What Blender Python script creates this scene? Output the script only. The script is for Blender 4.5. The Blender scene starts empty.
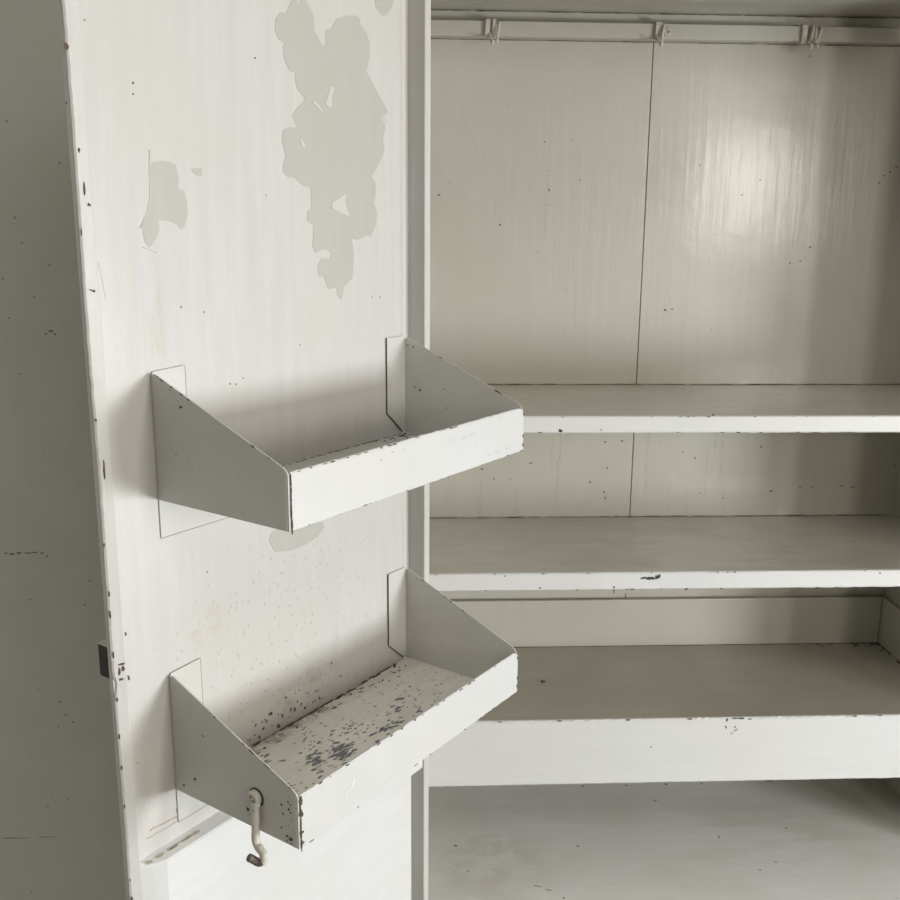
import bpy, bmesh, math, random
from mathutils import Vector, Matrix
from mathutils.geometry import delaunay_2d_cdt
random.seed(7)
scene = bpy.context.scene
col = scene.collection

# ------------------------------------------------------------------ camera
CZ = 1.5
F, PITCH, ROLL, YAW = 978.75, 0.22532, 0.00764, 0.04826
def cam_axes():
    cy, sy = math.cos(YAW), math.sin(YAW); cp, sp = math.cos(PITCH), math.sin(PITCH); cr, sr = math.cos(ROLL), math.sin(ROLL)
    fw = Vector((sy, cy, 0)); rt = Vector((cy, -sy, 0)); up = Vector((0, 0, 1))
    f2 = fw * cp - up * sp; u2 = up * cp + fw * sp
    return rt * cr + u2 * sr, u2 * cr - rt * sr, f2
R3, U3, F3 = cam_axes()
cd = bpy.data.cameras.new('camera'); cam = bpy.data.objects.new('camera', cd); col.objects.link(cam)
cam.matrix_world = Matrix(((R3.x, U3.x, -F3.x, 0), (R3.y, U3.y, -F3.y, 0), (R3.z, U3.z, -F3.z, CZ), (0, 0, 0, 1)))
cd.sensor_fit = 'HORIZONTAL'; cd.sensor_width = 36; cd.lens = F / 900 * 36; cd.clip_start = 0.02
scene.camera = cam
def ray(x, y): return F3 + R3 * (x - 450) / F - U3 * (y - 450) / F
def hit(x, y, n, c):
    r = ray(x, y); return r * (c / r.dot(n))

# the door: hinge line, opening angle; local axes u (away from hinge), w (out of its inner face), z
S = 0.87
ANG = 0.6556
DD = Vector((math.sin(ANG), math.cos(ANG), 0)); DN = Vector((math.cos(ANG), -math.sin(ANG), 0))
HINGE = Vector((0.02968, 1.2, 0)) * S
def door_pt(x, y, w=0.0):
    """point of the photo lying w metres off the door's inner face, in door coordinates (u, z)"""
    q = hit(x, y, DN, HINGE.dot(DN) + w); return (-(q - HINGE).dot(DD), q.z + CZ)
def side_pt(x, y, u):
    """... lying in the plane across the door at u: (w, z)"""
    q = hit(x, y, DD, HINGE.dot(DD) - u); return ((q - HINGE).dot(DN), q.z + CZ)
def back_pt(x, y, Y=1.4507):
    q = hit(x, y, Vector((0, 1, 0)), Y); return (q.x, q.z + CZ)
def flat_pt(x, y, z):
    q = hit(x, y, Vector((0, 0, 1)), z - CZ); return (q.x, q.y)
def Z(v): return v + CZ          # cupboard heights measured from the eye
def DZ(v): return v * S + CZ     # door heights

# ------------------------------------------------------------------ materials
def N(nt, t, **k):
    n = nt.nodes.new(t)
    for a, b in k.items():
        setattr(n, a, b)
    return n
def mixc(nt, fac, a, b, blend='MIX'):
    m = N(nt, 'ShaderNodeMix', data_type='RGBA', blend_type=blend)
    for s, v in ((0, fac), (6, a), (7, b)):
        if isinstance(v, (int, float)): m.inputs[s].default_value = v
        elif isinstance(v, tuple): m.inputs[s].default_value = (*v, 1)
        else: nt.links.new(v, m.inputs[s])
    return m.outputs[2]
def math_(nt, op, a, b=None, c=None, clamp=False):
    m = N(nt, 'ShaderNodeMath', operation=op, use_clamp=clamp)
    for s, v in enumerate((a, b, c)):
        if v is None: continue
        if isinstance(v, (int, float)): m.inputs[s].default_value = v
        else: nt.links.new(v, m.inputs[s])
    return m.outputs[0]
def ramp(nt, v, lo, hi, a=0.0, b=1.0):
    m = N(nt, 'ShaderNodeMapRange', interpolation_type='SMOOTHSTEP')
    nt.links.new(v, m.inputs[0]); m.inputs[1].default_value = lo; m.inputs[2].default_value = hi
    m.inputs[3].default_value = a; m.inputs[4].default_value = b
    return m.outputs[0]
def coords(nt, scale=(1, 1, 1), off=(0, 0, 0)):
    tc = N(nt, 'ShaderNodeTexCoord'); mp = N(nt, 'ShaderNodeMapping')
    nt.links.new(tc.outputs['Object'], mp.inputs[0]); mp.inputs['Scale'].default_value = scale; mp.inputs['Location'].default_value = off
    return mp.outputs[0]
def noise(nt, vec, scale, detail=3, rough=.55):
    n = N(nt, 'ShaderNodeTexNoise'); nt.links.new(vec, n.inputs['Vector'])
    n.inputs['Scale'].default_value = scale; n.inputs['Detail'].default_value = detail; n.inputs['Roughness'].default_value = rough
    return n.outputs[0]
def blob(nt, centre, radii):
    """1 at centre fading to 0 at the given radii"""
    v = coords(nt, tuple(1 / r for r in radii), tuple(-c / r for c, r in zip(centre, radii)))
    l = N(nt, 'ShaderNodeVectorMath', operation='LENGTH'); nt.links.new(v, l.inputs[0])
    return ramp(nt, l.outputs['Value'], 0.2, 1.0, 1.0, 0.0)
def speck_mask(nt, density_scale, size, stretch=(1, 1, 1), seed=0.0):
    v = coords(nt, stretch, (seed, seed * .7, seed * 1.3))
    vo = N(nt, 'ShaderNodeTexVoronoi', feature='F1'); nt.links.new(v, vo.inputs['Vector']); vo.inputs['Scale'].default_value = density_scale
    d = ramp(nt, vo.outputs['Distance'], size * .5, size, 1, 0)
    # only some cells carry a speck
    sep = N(nt, 'ShaderNodeSeparateColor'); nt.links.new(vo.outputs['Color'], sep.inputs[0])
    return d, sep.outputs[0]

def paint(name, base, rough=.42, stroke=(60, 60, 5), stroke_amt=.10, tone=.06, bump=.35, specks=(), stains=(), dents=.2, coat=0.0):
    m = bpy.data.materials.new(name); m.use_nodes = True; nt = m.node_tree
    bs = nt.nodes['Principled BSDF']
    st = noise(nt, coords(nt, stroke), 3.0, 4, .6)
    cl = noise(nt, coords(nt), 5.0, 4, .6)
    fine = noise(nt, coords(nt), 90.0, 3, .6)
    c = mixc(nt, ramp(nt, st, .3, .7), tuple(v * (1 - stroke_amt) for v in base), tuple(min(1, v * (1 + stroke_amt * .5)) for v in base))
    c = mixc(nt, ramp(nt, cl, .35, .7, 0, 1), c, tuple(v * (1 - tone) * f for v, f in zip(base, (1, .99, .95))))
    for k in specks:
        d, r = speck_mask(nt, k['scale'], k['size'], k.get('stretch', (1, 1, 1)), k.get('seed', 0))
        msk = math_(nt, 'MULTIPLY', d, ramp(nt, r, 1 - k['share'] - .02, 1 - k['share'], 0, 1))
        if 'where' in k:
            msk = math_(nt, 'MULTIPLY', msk, blob(nt, *k['where']))
        msk = math_(nt, 'MULTIPLY', msk, k.get('amt', .8))
        c = mixc(nt, msk, c, k['color'])
    for k in stains:
        b = blob(nt, *k['where'])
        nn = ramp(nt, noise(nt, coords(nt, k.get('stretch', (1, 1, 1))), k.get('scale', 60), 5, .7), k.get('lo', .45), k.get('hi', .6))
        msk = math_(nt, 'MULTIPLY', math_(nt, 'MULTIPLY', b, nn), k['amt'])
        c = mixc(nt, msk, c, k['color'])
    nt.links.new(c, bs.inputs['Base Color'])
    rr = ramp(nt, cl, .3, .7, rough - .06, rough + .08)
    nt.links.new(rr, bs.inputs['Roughness'])
    bs.inputs['Coat Weight'].default_value = coat; bs.inputs['Coat Roughness'].default_value = .14
    h = math_(nt, 'ADD', math_(nt, 'MULTIPLY', st, .6), math_(nt, 'MULTIPLY', fine, .25))
    big = noise(nt, coords(nt), 14.0, 2, .5)
    h = math_(nt, 'ADD', h, math_(nt, 'MULTIPLY', big, 1.5 * dents))
    bp = N(nt, 'ShaderNodeBump'); bp.inputs['Strength'].default_value = bump; bp.inputs['Distance'].default_value = .0012
    nt.links.new(h, bp.inputs['Height']); nt.links.new(bp.outputs[0], bs.inputs['Normal']); nt.links.new(bp.outputs[0], bs.inputs['Coat Normal'])
    return m
def plain(name, base, rough=.6, metal=0.0):
    m = bpy.data.materials.new(name); m.use_nodes = True; nt = m.node_tree; bs = nt.nodes['Principled BSDF']
    n = noise(nt, coords(nt), 120, 4, .6)
    nt.links.new(mixc(nt, n, tuple(v * .75 for v in base), tuple(min(1, v * 1.2) for v in base)), bs.inputs['Base Color'])
    bs.inputs['Roughness'].default_value = rough; bs.inputs['Metallic'].default_value = metal
    return m

WHITE = (.74, .725, .68)
BROWN = (.22, .15, .09); DARK = (.06, .05, .04); OCHRE = (.50, .41, .27)
M = {}
M['door'] = paint('door_paint', (.56, .545, .522), .40, (26, 26, 2.2), .05, .05, .45,
    specks=(dict(scale=85, size=.17, share=.4, stretch=(1.6, 1, .8), color=(.36, .30, .21), amt=.6, where=((.24, 0, 1.12), (.22, .1, .17)), seed=3),
            dict(scale=150, size=.22, share=.45, stretch=(1, 1, .8), color=(.33, .29, .23), amt=.6, where=((.2, 0, 1.1), (.24, .1, .2)), seed=5),
            dict(scale=60, size=.07, share=.14, color=BROWN, amt=.8, seed=11)),
    stains=(dict(where=((.22, 0, 1.12), (.26, .1, .18)), color=(.34, .29, .21), amt=.55, scale=110, stretch=(1.3, 1, .8), lo=.60, hi=.67),
            dict(where=((.2, 0, 1.03), (.2, .1, .14)), color=(.40, .34, .26), amt=.5, scale=60, stretch=(1.2, 1, .7), lo=.60, hi=.68),
            dict(where=((.32, 0, 1.165), (.03, .05, .03)), color=OCHRE, amt=.45, scale=70),
            dict(where=((.353, 0, 1.42), (.011, .05, .07)), color=OCHRE, amt=.4, scale=50, stretch=(1, 1, .3)),
            dict(where=((.20, 0, 1.06), (.06, .05, .025)), color=(.33, .29, .25), amt=.5, scale=60),
            dict(where=((.39, 0, 1.06), (.05, .1, .07)), color=(.62, .54, .46), amt=.35, scale=18),
            dict(where=((.375, 0, 1.5), (.006, .05, .25)), color=(.55, .5, .42), amt=.35, scale=25, stretch=(1, 1, .15)),
            dict(where=((.39, 0, 1.36), (.012, .05, .05)), color=(.5, .47, .4), amt=.3, scale=40)))
M['old'] = paint('bare_paint', (.44, .435, .393), .5, (22, 22, 2.2), .04, .03, .2)
M['tray'] = paint('tray_paint', (.57, .56, .53), .42, (6, 6, 6), .05, .05, .25,
    specks=(dict(scale=70, size=.10, share=.25, stretch=(1.3, 1, 1.8), color=(.33, .27, .2), amt=.6, seed=2),
            dict(scale=150, size=.12, share=.22, color=(.4, .34, .26), amt=.5, seed=9)))
M['worn_floor'] = paint('worn_tray_floor', (.74, .71, .64), .5, (5, 20, 5), .10, .14, .4,
    specks=(dict(scale=75, size=.30, share=.4, stretch=(.55, 1.5, 1), color=(.22, .22, .235), amt=.8, where=((.24, .105, 1.03), (.17, .06, .05)), seed=4),
            dict(scale=140, size=.3, share=.4, stretch=(.6, 1.4, 1), color=(.26, .23, .2), amt=.7, where=((.22, .09, 1.03), (.2, .09, .05)), seed=8),
            dict(scale=110, size=.22, share=.35, color=(.2, .13, .08), amt=.8, seed=6)),
    stains=(dict(where=((.25, .005, 1.03), (.17, .018, .05)), color=(.20, .15, .12), amt=.8, scale=80),))
M['inside'] = paint('cupboard_paint', (.505, .482, .42), .34, (34, 34, 1.6), .03, .06, .38,
    specks=(dict(scale=45, size=.06, share=.3, color=(.16, .12, .08), amt=.85, seed=1),
            dict(scale=90, size=.07, share=.25, color=(.3, .24, .16), amt=.7, where=((.3, 1.45, 1.08), (.45, .3, .12)), seed=13)),
    stains=(dict(where=((.35, 1.45, 1.09), (.5, .1, .1)), color=(.42, .37, .29), amt=.35, scale=30, stretch=(1, 1, .12), lo=.55, hi=.66),), coat=.45, dents=.9)
M['shelf'] = paint('shelf_paint', (.60, .58, .52), .38, (3, 30, 30), .07, .08, .35,
    specks=(dict(scale=70, size=.07, share=.22, stretch=(.8, 1.2, 1), color=(.14, .11, .08), amt=.8, seed=21),),
    stains=(dict(where=((.4, 1.25, 1.0), (.7, .4, .8)), color=(.40, .37, .32), amt=.35, scale=7, stretch=(1, 2.5, 1)),), coat=.4)
M['shelf_dim'] = paint('old_shelf_paint', (.43, .405, .34), .42, (3, 30, 30), .07, .10, .35, specks=(dict(scale=70, size=.07, share=.2, color=(.14, .11, .08), amt=.8, seed=41),), coat=.2)  # darker mix of the shelf paint, for the lowest shelf
M['bottom'] = paint('bottom_board_paint', (.74, .735, .71), .4, (3, 30, 30), .05, .10, .35,
    specks=(dict(scale=60, size=.06, share=.22, color=(.3, .27, .22), amt=.7, seed=22),),
    stains=(dict(where=((.12, 1.2, .63), (.12, .14, .2)), color=(.5, .46, .39), amt=.45, scale=9),
            dict(where=((.55, 1.25, .63), (.25, .15, .2)), color=(.5, .47, .4), amt=.35, scale=12, stretch=(.5, 2, 1))), coat=.4)
M['lip'] = paint('front_edge_paint', (.68, .675, .66), .42, (3, 30, 30), .03, .03, .3,
    specks=(dict(scale=80, size=.07, share=.2, color=(.3, .25, .2), amt=.7, seed=17),))
M['greywall'] = paint('wall_paint', (.66, .655, .59), .5, (8, 8, 5), .03, .05, .2,
    specks=(dict(scale=60, size=.10, share=.25, color=(.19, .17, .13), amt=.7, seed=31),
            dict(scale=150, size=.15, share=.25, stretch=(.7, 1, 1.2), color=(.24, .22, .18), amt=.45, where=((-.4, 1.06, 1.3), (.2, .3, .45)), seed=33)))
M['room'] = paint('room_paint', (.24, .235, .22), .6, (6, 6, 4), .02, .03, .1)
M['room_light'] = paint('pale_room_paint', (.66, .65, .60), .6, (6, 6, 4), .02, .03, .1)
M['tray_front'] = paint('tray_front_paint', (.575, .57, .555), .42, (6, 6, 6), .04, .04, .3,
    specks=(dict(scale=80, size=.07, share=.25, color=(.3, .25, .2), amt=.7, seed=19),))
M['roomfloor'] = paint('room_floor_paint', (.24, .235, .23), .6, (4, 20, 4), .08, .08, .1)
M['ceiling'] = paint('ceiling_paint', (.6, .59, .56), .7, (6, 6, 4), .02, .03, .1)
M['line'] = plain('joint_line', (.30, .26, .21), .8)
M['dark'] = plain('bare_dark_metal', (.055, .048, .045), .6)
M['rust'] = plain('rusty_edge', (.11, .07, .048), .8)
M['slate'] = plain('bare_grey_metal', (.17, .175, .19), .55)
M['ochre'] = plain('bare_wood', (.50, .38, .22), .8)
M['black'] = plain('black_metal', (.012, .011, .010), .5)
M['hookp'] = paint('hook_paint', (.62, .58, .52), .4, (20, 20, 20), .08, .15, .6,
    specks=(dict(scale=260, size=.3, share=.2, color=BROWN, amt=.7, seed=2),))
M['frost'] = plain('window_frame_paint', (.75, .75, .73), .5)

# ------------------------------------------------------------------ mesh helpers
def link(name, bm, mat, parent=None, smooth=False, **props):
    me = bpy.data.meshes.new(name)
    bmesh.ops.recalc_face_normals(bm, faces=bm.faces)
    bm.to_mesh(me); bm.free()
    me.materials.append(M[mat] if isinstance(mat, str) else mat)
    if smooth:
        for p in me.polygons: p.use_smooth = True
    o = bpy.data.objects.new(name, me); col.objects.link(o)
    if parent is not None: o.parent = parent
    for k, v in props.items(): o[k] = v
    return o
def thing(name, label, cat, loc=(0, 0, 0), rz=0.0, group=None):
    o = bpy.data.objects.new(name, None); col.objects.link(o)
    o.empty_display_size = .05; o.location = loc; o.rotation_euler = (0, 0, rz)
    o['label'] = label; o['category'] = cat
    if group: o['group'] = group
    return o
def box(bm, x0, x1, y0, y1, z0, z1, bev=0.0, seg=2):
    t = bmesh.new()
    vs = [t.verts.new((x, y, z)) for x in (x0, x1) for y in (y0, y1) for z in (z0, z1)]
    for f in ((0, 1, 3, 2), (4, 6, 7, 5), (0, 4, 5, 1), (2, 3, 7, 6), (0, 2, 6, 4), (1, 5, 7, 3)):
        t.faces.new([vs[i] for i in f])
    bmesh.ops.recalc_face_normals(t, faces=t.faces)
    if bev: bmesh.ops.bevel(t, geom=list(t.edges), offset=bev, segments=seg, profile=.6, affect='EDGES')
    merge(bm, t)
def merge(bm, t):
    mp = {v: bm.verts.new(v.co) for v in t.verts}
    for f in t.faces:
        try: bm.faces.new([mp[v] for v in f.verts])
        except ValueError: pass
    t.free()
def prism(bm, pts, fn, a, b, bev=0.0):
    """polygon pts (2-D) swept from a to b; fn(p, q, t) -> xyz"""
    t = bmesh.new()
    A = [t.verts.new(fn(p, q, a)) for p, q in pts]; B = [t.verts.new(fn(p, q, b)) for p, q in pts]
    t.faces.new(A); t.faces.new(B[::-1]); n = len(pts)
    for i in range(n): t.faces.new((A[i], B[i], B[(i + 1) % n], A[(i + 1) % n]))
    bmesh.ops.recalc_face_normals(t, faces=t.faces)
    if bev: bmesh.ops.bevel(t, geom=list(t.edges), offset=bev, segments=2, profile=.6, affect='EDGES')
    merge(bm, t)
def extrude_profile(bm, prof, axis_pts, fn):
    """open or closed profile swept along a straight run"""
    rows = [[bm.verts.new(fn(p, q, t)) for p, q in prof] for t in axis_pts]
    for r0, r1 in zip(rows, rows[1:]):
        for i in range(len(prof)):
            j = (i + 1) % len(prof); bm.faces.new((r0[i], r0[j], r1[j], r1[i]))
    bm.faces.new(rows[0]); bm.faces.new(rows[-1][::-1])
def tube(bm, pts, rad, n=12, squash=1.0):
    pts = [Vector(p) for p in pts]; rings = []
    prev = None
    for i, p in enumerate(pts):
        d = (pts[min(i + 1, len(pts) - 1)] - pts[max(i - 1, 0)]).normalized()
        a = prev if prev is not None else (Vector((0, 1, 0)) if abs(d.y) < .9 else Vector((1, 0, 0)))
        a = (a - d * a.dot(d)).normalized(); b = d.cross(a); prev = a
        r = rad[i] if isinstance(rad, (list, tuple)) else rad
        rings.append([bm.verts.new(p + a * r * math.cos(k * 2 * math.pi / n) + b * r * squash * math.sin(k * 2 * math.pi / n)) for k in range(n)])
    for r0, r1 in zip(rings, rings[1:]):
        for k in range(n): bm.faces.new((r0[k], r0[(k + 1) % n], r1[(k + 1) % n], r1[k]))
    bm.faces.new(rings[0]); bm.faces.new(rings[-1][::-1])
def smoothpath(pts, k=5):
    pts = [Vector(p) for p in pts]; out = []
    for i in range(len(pts) - 1):
        p0 = pts[max(i - 1, 0)]; p1 = pts[i]; p2 = pts[i + 1]; p3 = pts[min(i + 2, len(pts) - 1)]
        for j in range(k):
            t = j / k
            out.append(.5 * ((2 * p1) + (p2 - p0) * t + (2 * p0 - 5 * p1 + 4 * p2 - p3) * t * t + (3 * p1 - p0 - 3 * p2 + p3) * t ** 3))
    out.append(pts[-1]); return out
def disc(bm, c, axis, r, h, n=24, hole=0.0):
    a = Vector(axis).normalized(); x = a.orthogonal().normalized(); y = a.cross(x); c = Vector(c)
    def ring(rr, hh): return [bm.verts.new(c + a * hh + (x * math.cos(k * 2 * math.pi / n) + y * math.sin(k * 2 * math.pi / n)) * rr) for k in range(n)]
    prof = [(hole, 0), (r, 0), (r, h * .6), (r - h * .4, h), (hole, h)] if hole else [(r, 0), (r, h * .6), (r - h * .4, h)]
    rs = [ring(a_, b_) for a_, b_ in prof]
    lim = len(rs) if hole else len(rs) - 1
    for i in range(lim):
        r0, r1 = rs[i], rs[(i + 1) % len(rs)]
        for k in range(n): bm.faces.new((r0[k], r0[(k + 1) % n], r1[(k + 1) % n], r1[k]))
    if not hole:
        bm.faces.new(rs[0]); bm.faces.new(rs[-1][::-1])
def flake(bm, a, b, ra, rb, rot, fn, th=.00035, n=9, jag=.35):
    """a thin ragged chip at plane coordinates (a, b); fn(p, q, height) -> xyz"""
    pts = []
    for k in range(n):
        t = k * 2 * math.pi / n; r = 1 + random.uniform(-jag, jag)
        x, y = ra * r * math.cos(t), rb * r * math.sin(t)
        pts.append((a + x * math.cos(rot) - y * math.sin(rot), b + x * math.sin(rot) + y * math.cos(rot)))
    A = [bm.verts.new(fn(p, q, -.0002)) for p, q in pts]; B = [bm.verts.new(fn(p, q, th)) for p, q in pts]
    bm.faces.new(A[::-1]); bm.faces.new(B)
    for i in range(n): bm.faces.new((A[i], A[(i + 1) % n], B[(i + 1) % n], B[i]))
def outline(bm, pts, fn, th=.0003):
    """thin layer with a traced outline (concave allowed)"""
    n = len(pts)
    vs_, _, fs, _, _, _ = delaunay_2d_cdt([Vector((p, q)) for p, q in pts], [], [list(range(n))], 1, 1e-6)
    tv = [bm.verts.new(fn(v.x, v.y, th)) for v in vs_]
    for f in fs:
        bm.faces.new([tv[i] for i in f])
    A = [bm.verts.new(fn(p, q, -.0002)) for p, q in pts]; B = [bm.verts.new(fn(p, q, th)) for p, q in pts]
    for i in range(n): bm.faces.new((A[i], A[(i + 1) % n], B[(i + 1) % n], B[i]))
def fn_door(w0): return lambda p, q, h: (p, w0 + h, q)

# ------------------------------------------------------------------ the cupboard (built into the wall)
XL, XR = 0.0, 0.7719
YB, YF, YO = 1.4507, 1.2, 1.044
Z1T, Z1B, Z2T, Z2B, Z3T, Z3B = Z(-.2325), Z(-.2543), Z(-.4408), Z(-.4647), Z(-.6519), Z(-.7484)
ZFL, ZTOP, ZLINT = Z(-.868), Z(.2895), Z(.232)
cup = thing('cupboard', 'cream painted built-in cupboard with an open door, shelves and a hanging rail at its top', 'cupboard', (.386, 1.2, ZFL))
def cpart(name, bm, mat, **k):
    o = link(name, bm, mat, cup, **k); o.matrix_parent_inverse = Matrix.Translation((-.386, -1.2, -ZFL)); return o
b = bmesh.new()                                                # back: two boards meeting in a narrow open joint
SEAM = .3515
box(b, XL - .012, SEAM - .0005, YB, YB + .012, ZFL - .02, ZTOP + .02, .0006, 1)
cpart('back_panel', b, 'inside')
b = bmesh.new(); box(b, SEAM + .0005, XR + .012, YB, YB + .012, ZFL - .02, ZTOP + .02, .0006, 1); cpart('back_panel', b, 'inside')
b = bmesh.new(); box(b, SEAM - .004, SEAM + .004, YB + .004, YB + .0119, ZFL, ZTOP, 0); cpart('joint_strip', b, 'dark')
b = bmesh.new(); box(b, XL - .02, XL, 1.0625, YB, ZFL - .02, ZTOP + .02, .001); cpart('side_panel', b, 'inside')
b = bmesh.new(); box(b, XR, XR + .02, YF - .004, YB, ZFL - .02, ZTOP + .02, .001); cpart('side_panel', b, 'inside')
b = bmesh.new(); box(b, XL, XR, YO + .012, YB, ZTOP, ZTOP + .02, .001); cpart('top_panel', b, 'inside')
b = bmesh.new(); box(b, XL + .0005, XR, 1.070, YB, ZFL - .022, ZFL, .0015); cpart('bottom_panel', b, 'bottom')
b = bmesh.new(); box(b, XL - .02, XR + .02, YO, YO + .012, ZLINT, ZTOP + .02, .002); cpart('face_frame', b, 'inside')
b = bmesh.new(); box(b, XL, XR, YB - .006, YB, Z(.276), ZTOP, .001); cpart('top_batten', b, 'inside')
b = bmesh.new(); box(b, XL, XR, YB - .021, YB, Z(.2535), Z(.2735), .0015); cpart('hanging_rail', b, 'inside')
# wooden battens under the middle shelf at the back, with a short gap as in the old joinery
b = bmesh.new(); box(b, XL, .33, YB - .004, YB, Z(-.5715), Z2B, .0008); cpart('backing_strip', b, 'inside')
b = bmesh.new(); box(b, .332, XR - .006, YB - .003, YB, Z(-.5665), Z2B, .0008); cpart('backing_strip', b, 'inside')
b = bmesh.new()
fb = lambda y: (lambda p, q, h: (p, y - h, q))
for (x, y, ra, rb) in ((665, 310, 2.2, 1.5), (672, 309, 1.2, 1), (810, 247, 1.5, 1.2), (800, 261, 1.2, 1), (790, 263, 1, .8), (896, 167, 1.3, 1), (890, 172, 1.2, 1), (884, 176, 1, 1), (879, 183, 1.2, 1),
        (760, 180, 1, .8), (742, 195, 1.5, .8), (549, 190, .8, 1.6), (549, 205, .8, 1), (549, 171, .7, .8), (500, 225, 1.4, 1.2), (439, 195, 2, 1), (580, 180, 1, .7), (545, 142, 1, .8), (810, 56, 1, .8), (700, 165, 1, .8),
        (604, 492, 1.1, 1.2), (605, 498, 1.2, 1.3), (607, 468, 1.2, 1), (605, 442, 1.4, 1), (622, 441, 1.5, 1), (590, 482, 2, 1), (531, 463, 3, .6), (494, 479, 1.2, .8), (482, 469, 1.2, 1.2), (510, 479, 1, .8),
        (695, 458, 1.1, 1.2), (761, 447, 1.6, 1.2), (771, 491, 2, 1), (723, 498, 1, 1), (683, 452, 1, 1), (700, 493, .8, 1), (895, 465, 1.2, 1.2), (800, 487, 3, .5), (812, 487, 3, .5), (842, 486, 3, .7), (853, 487, 3, .7),
        (676, 622, 1, .8), (660, 612, 1, .7), (640, 605, 1.2, .6)):
    p, q = back_pt(x, y); s = .0011
    flake(b, p, q, ra * s, rb * s, random.random() * .5, fb(YB))
cpart('paint_chips', b, 'dark', kind='stuff')
# fine drip lines on the back between the upper two shelves
b = bmesh.new()
for (x, y0, y1, k) in ((448, 478, 516, .6), (482, 470, 516, .7), (553, 434, 470, .5), (561, 434, 462, .5), (558, 462, 516, .5), (648, 436, 495, .5), (716, 434, 452, .6), (723, 434, 498, .4), (707, 450, 496, .4), (606, 496, 516, .5), (549, 140, 240, .35), (716, 596, 638, .6)):
    y = y0
    while y < y1:
        p, q = back_pt(x + random.uniform(-.7, .7) - (y - y0) * .05, y, YB - (.0045 if y0 > 590 else 0)); flake(b, p, q, .0007 * k, random.uniform(.002, .005) , random.uniform(-.1, .1), fb(YB - (.0045 if y0 > 590 else 0)), .0002, 6)
        y += random.uniform(4, 9)
cpart('drip_marks', b, plain('drip', (.36, .31, .23), .6), kind='stuff')
# dirt caught in the joints, plus the rail's shadow painted as a dark line
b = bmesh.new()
def grime_shadow_line(bm, p0, p1, step, fn, r0, r1):
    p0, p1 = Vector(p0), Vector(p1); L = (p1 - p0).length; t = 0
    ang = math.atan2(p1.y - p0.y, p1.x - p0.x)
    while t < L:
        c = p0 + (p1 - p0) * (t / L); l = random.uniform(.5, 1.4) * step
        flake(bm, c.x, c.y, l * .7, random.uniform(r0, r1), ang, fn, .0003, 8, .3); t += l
for zz in (Z1T, Z2T): grime_shadow_line(b, (XL, zz + .0007), (XR, zz + .0007), .02, fb(YB), .0004, .0011)
grime_shadow_line(b, (XL, ZTOP - .001), (XR, ZTOP - .001), .02, fb(YB - .006), .0004, .0009)
grime_shadow_line(b, (XL, Z(.2742)), (XR, Z(.2742)), .02, fb(YB - .006), .0005, .001)
grime_shadow_line(b, (XL, Z(.2526)), (XR, Z(.2526)), .02, fb(YB), .0005, .0010)  # painted shadow line under the hanging rail
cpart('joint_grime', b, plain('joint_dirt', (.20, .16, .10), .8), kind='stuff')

# ------------------------------------------------------------------ shelves
def cx(name, bm, mat, parent, **k):
    o = link(name, bm, mat, parent, **k); o.matrix_parent_inverse = Matrix.Translation(-Vector(parent.location)); return o
def board_shelf(label, zt, zb, chips, xs=XL, xe=XR):
    t = thing('shelf', label, 'shelf', (.386, 1.325, zb), group=None)
    b = bmesh.new(); box(b, xs, xe, YF + .006, YB - .0006, zb + .001, zt, .0008); cx('board', b, 'shelf', t)
    b = bmesh.new(); n = 60; prof = []
    # front edge: a painted nosing, lightly worn so its arrises waver
    ts = [xs + (xe - xs) * i / 120 for i in range(121)]
    rows = []
    for x in ts:
        j = lambda a: random.gauss(0, a)
        r = .0016
        pr = [(YF + .006, zb), (YF + r + j(.0001), zb + j(.0002)), (YF, zb + r + j(.0002)), (YF, zt - r + j(.0002)), (YF + r, zt + j(.0001)), (YF + .0062, zt)]
        rows.append([b.verts.new((x, y, z)) for y, z in pr])
    for r0, r1 in zip(rows, rows[1:]):
        for i in range(6): b.faces.new((r0[i], r0[(i + 1) % 6], r1[(i + 1) % 6], r1[i]))
    b.faces.new(rows[0]); b.faces.new(rows[-1][::-1])
    cx('front_edge', b, 'lip', t, smooth=False)
    b = bmesh.new()
    for (x, y, ra, rb) in chips:
        p, q = back_pt(x, y, YF); flake(b, p, q, ra * .0012, rb * .0012, random.uniform(-.2, .2), fb(YF), .0005)
    for k in range(26):
        flake(b, random.uniform(xs, xe), random.choice((zb + .0008, zt - .0006)), random.uniform(.0006, .003), random.uniform(.0003, .0007), 0, fb(YF), .0004)
    if chips: cx('paint_chips', b, 'dark', t, kind='stuff')
    return t
board_shelf('uppermost cream shelf in the cupboard, thin plain board just below the tall bare back', Z1T, Z1B,
    [(561, 431, 2.5, 1.2), (713, 415, 1.3, 1), (601, 430, 1, .6), (560, 430, 1.5, 1)])
sh2 = board_shelf('middle cupboard shelf, a thin board with a deep dark chip in its front edge', Z2T, Z2B,
    [(643, 578, 3.2, 1.3), (648, 578.6, 3.6, 1.6), (653, 578.4, 3.4, 1.7), (657, 577, 2.2, 2.2), (659, 576, 1.3, 2.2), (686, 589, 1.6, 1), (540, 588, 1.5, .8), (505, 576, 1, .8), (614, 587, 1, 1), (880, 573, 1.2, 1)])
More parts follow.
